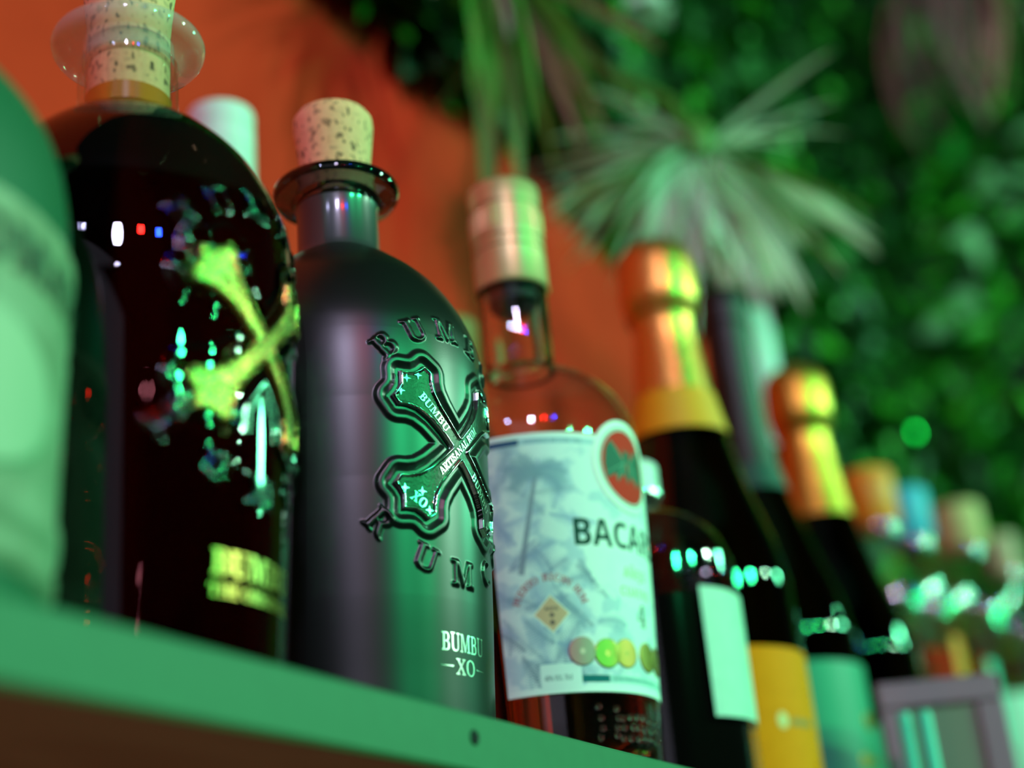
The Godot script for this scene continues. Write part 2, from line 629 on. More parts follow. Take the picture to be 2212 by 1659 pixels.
func shelf() -> void:
	var t := thing("wall_shelf", "long grey laminate shelf board carrying the row of bottles", "shelf", Vector3(0.2, Y0, 0))
	obj("board", box(Vector3(4.4, 0.0155, 0.2685), Vector3(0, -0.00785, -0.1355), 0.0005), M.under, t)
	obj("edge_band", box(Vector3(4.4, 0.0157, 0.0022), Vector3(0, -0.00785, -0.0001), 0.0010), M.laminate, t)
	var s := obj("screw", lathe(mm([Vector2(2.0, -0.2), Vector2(2.0, 0.35), Vector2(1.6, 0.7), Vector2(1.2, 0.7), Vector2(0.9, 0.1), Vector2(0, 0.1)]), 24), M.screw, t)
	s.rotation.x = PI / 2
	s.position = Vector3(0.146, -0.0066, 0.001)
	# added lamp, unseen below the shelf, put in to warm the underside
	var lamp := thing("added_lamp", "added small warm globe lamp, unseen on the bar counter under the shelf", "lamp", Vector3(0.25, 0.95, 0.05))
	obj("lamp_base", lathe(mm([Vector2(0, 0), Vector2(45, 0), Vector2(45, 8), Vector2(12, 14), Vector2(10, 70), Vector2(0, 70)]), 32), M.screw, lamp)
	var g := std(Color(0.9, 0.8, 0.65), 0.4)
	g.emission_enabled = true
	g.emission = Color(1.0, 0.72, 0.42)
	g.emission_energy_multiplier = 1.5
	var ball := SphereMesh.new()
	ball.radius = 0.035
	ball.height = 0.07
	var b := obj("globe_bulb", ball, g, lamp)
	b.position.y = 0.10
	var o := OmniLight3D.new()
	o.name = "glow"
	o.light_color = Color(1.0, 0.82, 0.62)
	o.light_energy = 0.03
	o.light_size = 0.035
	o.omni_range = 8.0
	o.omni_attenuation = 2.0
	o.shadow_enabled = true
	o.position.y = 0.10
	lamp.add_child(o)
	var c := thing("bar_counter", "dark wooden back bar counter under the shelf", "counter", Vector3(0.2, 0, 0))
	obj("worktop", box(Vector3(4.4, 0.04, 0.42), Vector3(0, 0.93, -0.06), 0.004), M.floor, c)
	obj("front_panel", box(Vector3(4.4, 0.91, 0.03), Vector3(0, 0.455, 0.10), 0.002), M.floor, c)


# ---------------------------------------------------------------- plants

func leaf_mesh(long: float, wide: float, bow: float, tip := 1.6) -> ArrayMesh:
	var p := PackedVector3Array()
	var rows := 6
	for j in rows + 1:
		var t := float(j) / rows
		var w := wide * pow(sin(PI * pow(t, 1.0 / tip) * 0.97 + 0.03), 0.8) * 0.5
		for i in 5:
			var u := (i - 2) / 2.0
			p.append(Vector3(u * w, t * long, absf(u) * w * 0.35 - bow * t * t))
	return sheet(p, 5, rows + 1)


# A strap leaf: a ribbon with a fold along it that rises, then droops.
func blade_mesh(long: float, wide: float, droop: float, twist: float) -> ArrayMesh:
	var p := PackedVector3Array()
	var rows := 14
	for j in rows + 1:
		var t := float(j) / rows
		var w := wide * 0.5 * pow(1.0 - pow(t, 2.2), 0.75) * (0.65 + 0.35 * minf(t * 5.0, 1.0)) + 0.0003
		var mid := Vector3(0.06 * long * sin(t * 3.0 * twist), long * (t - 0.35 * droop * t * t), -long * droop * t * t * 0.9)
		var side := Vector3(cos(t * twist), 0, sin(t * twist))
		for i in 3:
			var u := float(i - 1)
			p.append(mid + side * u * w + Vector3(0, 0, absf(u) * w * 0.4))
	return sheet(p, 3, rows + 1)


func foliage() -> void:
	var greens := []
	for c in [Color(0.05, 0.20, 0.04), Color(0.08, 0.31, 0.05), Color(0.14, 0.45, 0.06), Color(0.05, 0.15, 0.05), Color(0.22, 0.54, 0.09), Color(0.08, 0.25, 0.11)]:
		var m := std(c, 0.5)
		m.backlight_enabled = true
		m.backlight = Color(0.18, 0.2, 0.05)
		greens.append(m)
	var lit_greens := []  # end wall leaves: missing light made up by a brighter leaf colour
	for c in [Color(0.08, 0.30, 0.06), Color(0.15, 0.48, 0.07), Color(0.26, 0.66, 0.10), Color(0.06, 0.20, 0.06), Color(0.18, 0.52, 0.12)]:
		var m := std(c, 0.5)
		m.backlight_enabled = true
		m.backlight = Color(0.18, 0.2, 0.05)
		lit_greens.append(m)
	var pale := std(Color(0.52, 0.70, 0.52), 0.5)
	pale.backlight_enabled = true
	pale.backlight = Color(0.2, 0.2, 0.1)
	var leaves := [leaf_mesh(0.038, 0.026, 0.006), leaf_mesh(0.030, 0.024, 0.010), leaf_mesh(0.045, 0.022, 0.012), leaf_mesh(0.026, 0.020, 0.004)]
	var stuff_mat := std(Color.WHITE, 0.5)
	stuff_mat.vertex_color_use_as_albedo = true
	stuff_mat.backlight_enabled = true
	stuff_mat.backlight = Color(0.18, 0.2, 0.05)
	# the panel on the red wall
	var t := thing("leaf_panel", "dense panel of small green leaves on the red wall above the shelf", "plant wall", Vector3(1.5, Y0 + 0.62, WALL_Z))
	obj("backing", box(Vector3(1.79, 0.975, 0.03), Vector3(-0.045, 0.485, 0.016), 0.004), M.backing, t)
	obj("backing", box(Vector3(0.92, 0.53, 0.03), Vector3(0.36, -0.27, 0.016), 0.004), M.backing, t)
	var spot := func(k: int) -> Transform3D:
		var x := rng.randf_range(-0.93, 0.83)
		var y := rng.randf_range(-0.02, 0.95) if k % 4 else rng.randf_range(-0.035, 0.02)
		var z := rng.randf_range(0.03, 0.075)
		if k % 5 == 2:
			x = rng.randf_range(-0.10, 0.83)
			y = rng.randf_range(-0.52, 0.0)
		if y < 0.02 and x < -0.1:
			z = rng.randf_range(0.01, 0.06)
		var b := Basis.from_euler(Vector3(rng.randf_range(-1.2, 0.1), rng.randf_range(-0.7, 0.7), rng.randf_range(1.7, 4.6)))
		return Transform3D(b.scaled(Vector3.ONE * rng.randf_range(0.8, 1.25)), Vector3(x, y, z))
	leaf_set(t, leaves, greens, stuff_mat, spot, 300, 4600)
	# the panel on the end wall
	var e := thing("leaf_panel", "dense panel of green leaves on the end wall beyond the last bottles", "plant wall", Vector3(2.40, Y0 + 0.2, 0.25))
	obj("backing", box(Vector3(0.03, 1.395, 0.97), Vector3(-0.016, 0.697, -0.015), 0.004), M.backing, e)
	var spot2 := func(_k: int) -> Transform3D:
		var at := Vector3(rng.randf_range(-0.08, -0.03), rng.randf_range(-0.02, 1.36), rng.randf_range(-0.45, 0.46))
		var b := Basis.from_euler(Vector3(0, -PI / 2, 0)) * Basis.from_euler(Vector3(rng.randf_range(-1.1, 0.2), rng.randf_range(-0.7, 0.7), rng.randf_range(1.7, 4.6)))
		return Transform3D(b.scaled(Vector3.ONE * rng.randf_range(0.9, 1.5)), at)
	leaf_set(e, leaves, lit_greens, stuff_mat, spot2, 260, 3000)
	# a sprig of pale leaves that climbs the end wall's leaves
	var sp := thing("pale_vine", "vine of pale mint green leaves climbing over the darker green leaves", "vine", Vector3(2.24, Y0 + 0.96, -0.15))
	var path := [Vector3(0, -0.06, 0.02), Vector3(0, 0.05, 0.05), Vector3(-0.01, 0.10, 0.12), Vector3(0, 0.13, 0.18), Vector3(-0.01, 0.17, 0.24), Vector3(0, 0.16, 0.31)]
	obj("stem", tube(path, [0.004, 0.004, 0.004, 0.003, 0.003, 0.002], 8), greens[0], sp)
	for k in 26:
		var f := k / 26.0 * 4.99
		var at: Vector3 = path[int(f)].lerp(path[int(f) + 1], f - int(f)) + Vector3(rng.randf_range(-0.03, 0), rng.randf_range(-0.04, 0.05), rng.randf_range(-0.03, 0.03))
		var o := obj("leaf", leaves[k % 3], pale, sp)
		o.transform = Transform3D((Basis.from_euler(Vector3(0, -PI / 2, 0)) * Basis.from_euler(Vector3(rng.randf_range(-0.9, 0.2), rng.randf_range(-0.5, 0.5), rng.randf_range(0, TAU)))).scaled(Vector3.ONE * rng.randf_range(1.0, 1.5)), at)
	# strap-leaved plants
	var light_green := std(Color(0.98, 0.98, 0.96), 0.5)
	light_green.backlight_enabled = true
	light_green.backlight = Color(0.75, 0.77, 0.7)
	var mid_green := std(Color(0.34, 0.50, 0.20), 0.5)
	mid_green.backlight_enabled = true
	mid_green.backlight = Color(0.3, 0.35, 0.12)
	var olive := std(Color(0.36, 0.38, 0.20), 0.5)
	olive.backlight_enabled = true
	olive.backlight = Color(0.3, 0.3, 0.15)
	var mauve := std(Color(0.74, 0.56, 0.56), 0.5)
	mauve.backlight_enabled = true
	mauve.backlight = Color(0.3, 0.2, 0.2)
	var pink := std(Color(0.80, 0.42, 0.48), 0.5)
	var slim := blade_mesh(0.20, 0.014, 0.25, -0.3)
	var straight := blade_mesh(0.22, 0.015, 0.10, 0.25)
	var long_b := [blade_mesh(0.20, 0.017, 0.7, 0.5), blade_mesh(0.17, 0.016, 0.5, -0.7), blade_mesh(0.15, 0.015, 0.9, 0.3), blade_mesh(0.22, 0.013, 0.5, 0.8), blade_mesh(0.13, 0.014, 0.4, -0.4)]
	var a := thing("spider_plant", "pale variegated spider plant with a full burst of drooping strap leaves", "plant", Vector3(0.926, Y0 + 0.506, -0.10))
	obj("crown", lathe(mm([Vector2(0, -18), Vector2(12, -14), Vector2(16, 0), Vector2(10, 14), Vector2(0, 18)]), 20), mid_green, a)
	obj("stem", tube([Vector3(0, 0, 0), Vector3(0.012, 0.05, -0.02), Vector3(0.016, 0.11, -0.08), Vector3(0.016, 0.14, -0.13)], [0.005, 0.005, 0.005, 0.005], 8), mid_green, a)
	var across := Vector3(0.479, -0.087, 0.873)
	var rise := Vector3(-0.304, 0.917, 0.259)
	for k in 190:
		var f := deg_to_rad(rng.randf_range(-78.0, 68.0))
		if k % 10 == 0:
			f = deg_to_rad(rng.randf_range(60.0, 140.0) * (1 if k % 20 else -1))
		var dir := across * sin(f) - rise * cos(f) + Vector3(-0.6, -0.2, 0.3) * rng.randf_range(-0.25, 0.6)
		hang_leaf(a, [straight, slim, long_b[4]][k % 3], [light_green, light_green, light_green, light_green, mid_green][(k / 3) % 5], dir, Vector3(0, -0.006, 0.004) + across * sin(f) * 0.006, rng.randf_range(0.45, 0.68))
	var b := thing("spider_plant", "olive green strap-leaved plant whose long blades hang before the red wall", "plant", Vector3(0.75, Y0 + 0.59, -0.172))
	obj("crown", lathe(mm([Vector2(0, -18), Vector2(12, -14), Vector2(16, 0), Vector2(10, 14), Vector2(0, 18)]), 20), olive, b)
	obj("stem", tube([Vector3(0, 0, 0), Vector3(0, 0.03, -0.02), Vector3(0, 0.045, -0.055)], [0.006, 0.006, 0.006], 8), olive, b)
	for k in 34:
		var side := rng.randf_range(-1.0, 1.0)
		var dir := Vector3(side * 1.0, rng.randf_range(-1.0, -0.15), rng.randf_range(0.12, 0.5)).normalized()
		hang_leaf(b, long_b[(k % 3) + 2] if k % 2 else straight, [olive, mid_green, mauve][k % 3], dir, Vector3(side * 0.008, -0.004, 0.003), rng.randf_range(0.55, 0.8))
	for st in [[Vector3(-0.085, -0.245, 0.035), 0], [Vector3(-0.022, -0.205, 0.035), 0], [Vector3(-0.06, -0.16, 0.03), 1], [Vector3(-0.01, -0.15, 0.04), 1], [Vector3(-0.13, -0.10, 0.03), 2], [Vector3(0.05, -0.14, 0.04), 2], [Vector3(-0.10, -0.05, 0.03), 0]]:
		hang_leaf(b, straight, [olive, mid_green, mauve][st[1]], st[0], Vector3(0, -0.006, 0.004), st[0].length() / 0.215)
	var c := thing("spider_plant", "mauve and pink strap-leaved plant trailing over the leaves of the end wall", "plant", Vector3(2.10, Y0 + 1.48, -0.02))
	obj("crown", lathe(mm([Vector2(0, -24), Vector2(16, -18), Vector2(22, 0), Vector2(14, 18), Vector2(0, 24)]), 20), olive, c)
	obj("stem", tube([Vector3(0, 0, 0), Vector3(0.06, 0.03, 0), Vector3(0.26, 0.06, 0)], [0.007, 0.007, 0.007], 8), olive, c)
	for k in 40:
		var side := rng.randf_range(-1.0, 1.0)
		var dir := Vector3(rng.randf_range(-0.6, -0.25), rng.randf_range(-1.2, -0.5), side * 0.9).normalized()
		hang_leaf(c, long_b[k % 5], [mauve, mauve, olive, pink][k % 4], dir, Vector3(0, -0.01, side * 0.01), rng.randf_range(1.2, 2.0))
	var fl := thing("white_flower", "single white flower hanging in front of the dark leaf panel", "flower", Vector3(1.045, Y0 + 0.758, -0.165))
	obj("stem", tube([Vector3(0, 0, 0), Vector3(0.005, 0.03, -0.01), Vector3(0.005, 0.05, -0.04)], [0.002, 0.002, 0.002], 8), mid_green, fl)
	var pet := leaf_mesh(0.045, 0.034, 0.006, 1.2)
	for k in 6:
		var o := obj("petal", pet, M.petal, fl)
		o.transform = Transform3D(Basis(Vector3.UP, TAU * k / 6) * Basis(Vector3.RIGHT, PI - 0.45), Vector3.ZERO)
	# small coloured lamp in the leaves
	var led := thing("fairy_light", "tiny green fairy light glowing among the leaves", "light", Vector3(1.99, Y0 + 0.622, -0.20))
	var lm := std(Color(0.1, 0.4, 0.2), 0.3)
	lm.emission_enabled = true
	lm.emission = Color(0.05, 0.9, 0.30)
	lm.emission_energy_multiplier = 16.0
	var ball := SphereMesh.new()
	ball.radius = 0.005
	ball.height = 0.012
	obj("bulb", ball, lm, led)
	obj("wire", tube([Vector3(0, 0.004, 0), Vector3(0.01, 0.02, -0.02), Vector3(0.03, 0.03, -0.04)], [0.0012, 0.0012, 0.0012], 8), M.black_metal, led)
	var ol := OmniLight3D.new()
	ol.name = "glow"
	ol.light_color = Color(0.15, 1.0, 0.4)
	ol.light_energy = 0.0006
	ol.light_size = 0.005
	ol.shadow_enabled = true
	ol.omni_range = 6.0
	ol.omni_attenuation = 2.0
	ol.position = Vector3(-0.008, 0, 0.008)
	led.add_child(ol)


func leaf_set(t: Node3D, leaves: Array, mats: Array, stuff_mat: Material, spot: Callable, singles: int, many: int) -> void:
	for k in singles:
		var o := obj("leaf", leaves[k % leaves.size()], mats[rng.randi() % mats.size()], t)
		o.transform = spot.call(k)
	var mm_ := MultiMesh.new()
	mm_.transform_format = MultiMesh.TRANSFORM_3D
	mm_.use_colors = true
	mm_.mesh = leaves[0]
	mm_.instance_count = many
	for k in many:
		var x: Transform3D = spot.call(k)
		x.origin -= Vector3(0, 0, 0.012)
		mm_.set_instance_transform(k, x)
		var c: Color = mats[rng.randi() % mats.size()].albedo_color
		mm_.set_instance_color(k, c.srgb_to_linear() * rng.randf_range(0.7, 1.2))
	var o := MultiMeshInstance3D.new()
	o.name = "small_leaves"
	o.multimesh = mm_
	o.material_override = stuff_mat
	o.set_meta("kind", "stuff")
	t.add_child(o)


# Sets a strap leaf so that it leaves the crown towards dir and droops downwards.
func hang_leaf(parent: Node3D, mesh: Mesh, m: Material, dir: Vector3, at: Vector3, scale: float) -> void:
	var y := dir.normalized()
	var z := (Vector3.UP - y * y.y)
	if z.length() < 0.15:
		z = Vector3(0.0, 0.0, -1.0) + y * y.z
	z = z.normalized()
	var x := y.cross(z).normalized()
	var o := obj("leaf", mesh, m, parent)
	o.transform = Transform3D(Basis(x, y, z).scaled(Vector3.ONE * scale), at)


# ---------------------------------------------------------------- bottles

func seg_dist(p: Vector2, a: Vector2, b: Vector2) -> float:
	var ab := b - a
	return p.distance_to(a + ab * clampf((p - a).dot(ab) / ab.length_squared(), 0.0, 1.0))


# Signed distance (mm) from the outline of the crossed emblem, negative inside.
func cross_sdf(x: float, y: float) -> float:
	var q := Vector2(absf(x + y), absf(y - x)) * 0.70710678
	if q.y > q.x:
		q = Vector2(q.y, q.x)
	if q.x > 42.0 or q.y > 20.0:
		return 9.0
	var d := 1e9
	for i in ARM.size() - 1:
		d = minf(d, seg_dist(q, ARM[i], ARM[i + 1]))
	var inside: bool = q.x <= ARM[0].x
	if not inside and q.x < ARM[-1].x:
		for i in ARM.size() - 1:
			if q.x <= ARM[i + 1].x:
				inside = q.y < lerpf(ARM[i].y, ARM[i + 1].y, (q.x - ARM[i].x) / (ARM[i + 1].x - ARM[i].x))
				break
	return -d if inside else d


func rum_bottle_body() -> ArrayMesh:
	# raised lettering round the emblem, as a height mask of 0.25 mm cells
	var n := 400
	var mask := PackedFloat32Array()
	mask.resize(n * n)
	var put := func(x: int, y: int) -> void:
		if x >= 0 and y >= 0 and x < n and y < n:
			mask[y * n + x] = 1.0
	for l in [["B", 131.0, 39.6], ["U", 112.5, 39.6], ["M", 93.0, 39.6], ["B", 73.5, 39.6], ["U", 55.0, 39.6], ["R", 222.0, 38.4], ["U", 248.0, 38.4], ["M", 270.0, 38.6], ["C", 292.0, 38.4], ["O", 316.0, 38.4]]:
		var tr := text_flat(l[0], serif_bold, 7.6, 1.05)
		var w := width_of(tr)
		var a := deg_to_rad(l[1])
		var turn: float = a - PI / 2 if l[1] < 180 else a + PI / 2
		var c := Vector2(cos(a), sin(a)) * float(l[2])
		var cells := PackedVector2Array()
		for q in tr:
			cells.append(((q - Vector2(w / 2, 3.8)).rotated(turn) + c + Vector2(50, 50)) * 4.0)
		raster(cells, put)
	for pass_ in 2:
		for dir in [1, n]:
			var b := mask.duplicate()
			for k in range(n, n * n - n):
				b[k] = (mask[k - dir] + mask[k] * 1.4 + mask[k + dir]) / 3.4
			mask = b
	var ss := []
	for k in 333:
		ss.append(-50.0 + 100.0 * k / 332.0)
	var hs := []
	for k in 6:
		hs.append(k * 4.0 + 1.2)
	for k in 352:
		hs.append(30.0 + k * 0.3)
	for k in 15:
		hs.append(137.0 + k * 2.1)
	hs.append(168.5)
	var rest := 40
	var cols: int = ss.size() + rest
	var p := PackedVector3Array()
	var rows: int = hs.size() + 3
	var ring := func(r: float, h: float) -> void:
		for i in cols:
			p.append(Vector3(0, h * 0.001, 0) if r == 0.0 else Vector3.ZERO)
	ring.call(0.0, 1.4)
	var row := func(h: float, r: float, relief: bool) -> void:
		var edge := 50.0 / r
		for i in ss.size():
			var lift := 0.0
			if relief:
				var y: float = h - 86.5
				var x: float = ss[i]
				var d := cross_sdf(x, y)
				if d < 8.0:
					lift += 0.8 * smoothstep(1.5, 3.1, d) * (1.0 - smoothstep(4.0, 5.7, d)) - 0.35 * (1.0 - smoothstep(0.9, 1.9, d))
				var fx := (x + 50.0) * 4.0 - 0.5
				var fy := (y + 50.0) * 4.0 - 0.5
				var ix := int(fx)
				var iy := int(fy)
				if ix > 0 and iy > 0 and ix < n - 2 and iy < n - 2:
					var k := iy * n + ix
					lift += 0.75 * lerpf(lerpf(mask[k], mask[k + 1], fx - ix), lerpf(mask[k + n], mask[k + n + 1], fx - ix), fy - iy)
			var ang: float = PI / 2 - ss[i] / r
			p.append(Vector3((r + lift) * cos(ang), h, (r + lift) * sin(ang)) * 0.001)
		for i in rest:
			var ang := PI / 2 - edge - (TAU - 2.0 * edge) * (i + 1.0) / rest
			p.append(Vector3(r * cos(ang), h, r * sin(ang)) * 0.001)
	row.call(0.3, 37.6, false)
	for h in hs:
		row.call(h, radius_at(BUM, h), h > 28.0 and h < 140.0)
	ring.call(0.0, 168.5)
	return sheet(p, cols, rows, PackedVector2Array(), true)


# [rim, field] of the metal emblem, made on the rum bottle's front (angle 90).
func emblem() -> Array:
	var cell := 0.3
	var n := 180
	var d := PackedFloat32Array()
	d.resize(n * n)
	var pos := PackedVector2Array()
	pos.resize(n * n)
	for j in n:
		for i in n:
			var q := Vector2((i - n / 2 + 0.5) * cell, (j - n / 2 + 0.5) * cell)
			var k := j * n + i
			d[k] = cross_sdf(q.x, q.y)
			if d[k] > -0.08 and d[k] < 0.32:
				var g := Vector2(cross_sdf(q.x + 0.05, q.y) - d[k], cross_sdf(q.x, q.y + 0.05) - d[k]).normalized()
				q -= g * d[k]
				d[k] = 0.0
			pos[k] = q
	var out := []
	for which in 2:
		var v := PackedVector3Array()
		var at := {}
		var ix := PackedInt32Array()
		for j in n - 1:
			for i in n - 1:
				var c := [j * n + i, (j + 1) * n + i, (j + 1) * n + i + 1, j * n + i + 1]
				if c.any(func(k): return d[k] > 0.0):
					continue
				var deep: bool = c.all(func(k): return d[k] < -1.2)
				if deep != (which == 1):
					continue
				for k in c:
					if not at.has(k):
						at[k] = v.size()
						var e := -d[k]
						var lift := -0.1 + 1.5 * smoothstep(0.0, 0.5, e) - 0.8 * smoothstep(0.75, 1.3, e)
						v.append(on_body(BUM, 90.0, pos[k].x, pos[k].y + 86.5, lift))
				ix.append_array(PackedInt32Array([at[c[0]], at[c[1]], at[c[2]], at[c[0]], at[c[2]], at[c[3]]]))
		var nn := PackedVector3Array()
		nn.resize(v.size())
		for k in ix.size() / 3:
			var f := (v[ix[k * 3 + 2]] - v[ix[k * 3]]).cross(v[ix[k * 3 + 1]] - v[ix[k * 3]])
			for e in 3:
				nn[ix[k * 3 + e]] += f
		for k in nn.size():
			nn[k] = nn[k].normalized()
		out.append(mesh_of(v, nn, PackedVector2Array(), ix))
	return out


func star(r: float, r2: float, at: Vector2) -> PackedVector2Array:
	var out := PackedVector2Array()
	for k in 8:
		var a := Vector2.UP.rotated(TAU * k / 8) * (r if k % 2 == 0 else r2)
		var b := Vector2.UP.rotated(TAU * (k + 1) / 8) * (r if k % 2 == 1 else r2)
		out.append_array(PackedVector2Array([at, at + a, at + b]))
	return out


func emblem_letters(t: Node3D, metal: Material, xo: bool) -> void:
	var lift := 0.85
	var down := text_flat("BUMBU", serif_bold, 2.7, 1.0)
	obj("lettering", print_on(down, BUM, 90.0, -15.9, 86.5 + 13.9, lift, -PI / 4), metal, t)
	obj("lettering", print_on(down, BUM, 90.0, 5.2, 86.5 - 7.2, lift, -PI / 4), metal, t)
	var across := text_flat("ARTISANAL RUM", serif_bold, 2.3, 0.92)
	var w := width_of(across)
	obj("lettering", print_on(across, BUM, 90.0, -w / 2 * 0.707 + 0.8, 86.5 - w / 2 * 0.707 - 0.8, lift, PI / 4), metal, t)
	for q in [Vector2(-21.6, 15.2), Vector2(-15.8, 20.9), Vector2(-19.6, 19.4), Vector2(-21.0, -15.2), Vector2(-15.5, -15.8), Vector2(-13.2, -21.4), Vector2(20.5, 15.5), Vector2(15.5, 20.5), Vector2(19.5, -19.5), Vector2(21, -15), Vector2(15, -21)]:
		obj("star", print_on(star(1.5, 0.45, q), BUM, 90.0, 0, 86.5, lift), metal, t)
	if xo:
		obj("lettering", print_on(text_flat("XO", serif_bold, 3.0, 0.9), BUM, 90.0, -19.6, 86.5 - 18.2, lift, -PI / 4 + 0.2), metal, t)


func cork_mesh(low: float) -> ArrayMesh:
	return lathe(mm([Vector2(0, low), Vector2(11.3, low), Vector2(11.6, low + 1), Vector2(11.9, 199), Vector2(12.4, 205), Vector2(13.4, 214), Vector2(14.1, 221), Vector2(13.9, 224), Vector2(12.6, 226), Vector2(8, 226.6), Vector2(0, 226.6)]), 48)


func flange_profile() -> Array:
	return mm([Vector2(13.0, 187.5), Vector2(14.3, 187.6), Vector2(15.2, 188.6), Vector2(16.8, 189.7), Vector2(19.0, 190.6), Vector2(20.7, 191.5), Vector2(21.6, 192.8), Vector2(21.9, 194.3), Vector2(21.5, 195.7), Vector2(20.4, 196.5), Vector2(18.6, 196.4), Vector2(16.5, 195.4), Vector2(13.0, 194.8), Vector2(13.0, 187.5)])


func ridged_cap(r: float, h0: float, h1: float, ridges: Array) -> Array:
	var p := [Vector2(r - 1.2, h0 + 0.4), Vector2(r - 0.2, h0), Vector2(r + 0.25, h0 + 0.8), Vector2(r, h0 + 1.8)]
	for g in ridges:
		p.append_array([Vector2(r, g - 1.0), Vector2(r - 0.55, g - 0.4), Vector2(r - 0.55, g + 0.4), Vector2(r, g + 1.0)])
	p.append_array([Vector2(r, h1 - 2.2), Vector2(r - 0.4, h1 - 0.9), Vector2(r - 1.6, h1 - 0.1), Vector2(r - 3, h1), Vector2(0, h1)])
	return mm(p)


func solid(prof: Array) -> Array:
	var out := [Vector2(0, prof[0].y)]
	out.append_array(prof)
	out.append(Vector2(0, prof[-1].y))
	return out


func inset(prof: Array, by: float) -> Array:
	return prof.map(func(q): return Vector2(maxf(q.x - by, 0.0005), q.y))


func bottles() -> void:
	bumbu_mesh = rum_bottle_body()
	var em := emblem()
	# squat rum bottle in clear glass
	var t := thing("rum_bottle", "squat clear glass bottle of dark rum with a gold cross emblem and cork", "bottle", Vector3(0.2807, Y0, -0.0594), deg_to_rad(2.2))
	obj("body", bumbu_mesh, M.rum_dark, t)
	var ge := obj("emblem", em[0], M.gold, t)
	obj("field", em[1], M.gold, ge)
	emblem_letters(ge, M.gold_print, false)
	obj("neck", lathe(mm([Vector2(14.6, 166), Vector2(14.2, 169), Vector2(14.1, 186), Vector2(14.4, 188)]), 64), M.pane, t)
	obj("neck_inside", lathe(mm([Vector2(12.4, 166), Vector2(12.2, 188)]), 64), M.pane, t)
	obj("flange", lathe(flange_profile(), 96), M.flange, t)
	obj("cork_stopper", cork_mesh(171.0), M.cork, t).rotation.y = 0.5
	obj("rum_ring", lathe(mm([Vector2(11.75, 170), Vector2(12.3, 170), Vector2(12.3, 175.5), Vector2(11.75, 176), Vector2(11.75, 170)]), 48), M.amber_ring, t)
	var tx := text_flat("BUMBU", serif_bold, 6.2, 0.95)
	obj("lettering", print_on(tx, BUM, 90.0, -width_of(tx) / 2, 25.5, 0.12), M.gold_print, t)
	tx = text_flat("THE ORIGINAL", serif_bold, 3.0, 1.0)
	obj("lettering", print_on(tx, BUM, 90.0, -width_of(tx) / 2, 20.4, 0.12), M.gold_print, t)
	# the same bottle in matte black
	t = thing("rum_bottle", "squat matte black rum bottle with a silver cross emblem and cork", "bottle", Vector3(0.3854, Y0, -0.0592), deg_to_rad(-8.0))
	obj("body", bumbu_mesh, M.matte_black, t)
	var se := obj("emblem", em[0], M.silver, t)
	obj("field", em[1], M.silver_dark, se)
	emblem_letters(se, M.foil_silver, true)
	obj("neck", lathe(mm([Vector2(15.2, 165.5), Vector2(14.4, 168), Vector2(14.0, 171), Vector2(13.9, 185), Vector2(14.4, 188), Vector2(13.0, 188.3)]), 64), M.neck_grey, t)
	obj("flange", lathe(flange_profile(), 96), M.smoke, t)
	obj("cork_stopper", cork_mesh(186.0), M.cork, t).rotation.y = 1.1
	tx = text_flat("BUMBU", serif, 5.4, 0.72)
	obj("lettering", print_on(tx, BUM, 90.0, -width_of(tx) / 2, 24.6, 0.12), M.foil_silver, t)
	tx = text_flat("XO", serif, 4.7, 1.0)
	var wx := width_of(tx)
	obj("lettering", print_on(tx, BUM, 90.0, -wx / 2, 18.0, 0.12), M.foil_silver, t)
	for sgn in [-1.0, 1.0]:
		var dash := PackedVector2Array([Vector2(0, 0.22), Vector2(0, -0.22), Vector2(5.0 * sgn, 0)])
		obj("dash", print_on(dash, BUM, 90.0, (wx / 2 + 1.0) * sgn, 20.3, 0.12), M.foil_silver, t)
	white_rum()
	green_rum()
	sparkling()
	other_bottles()


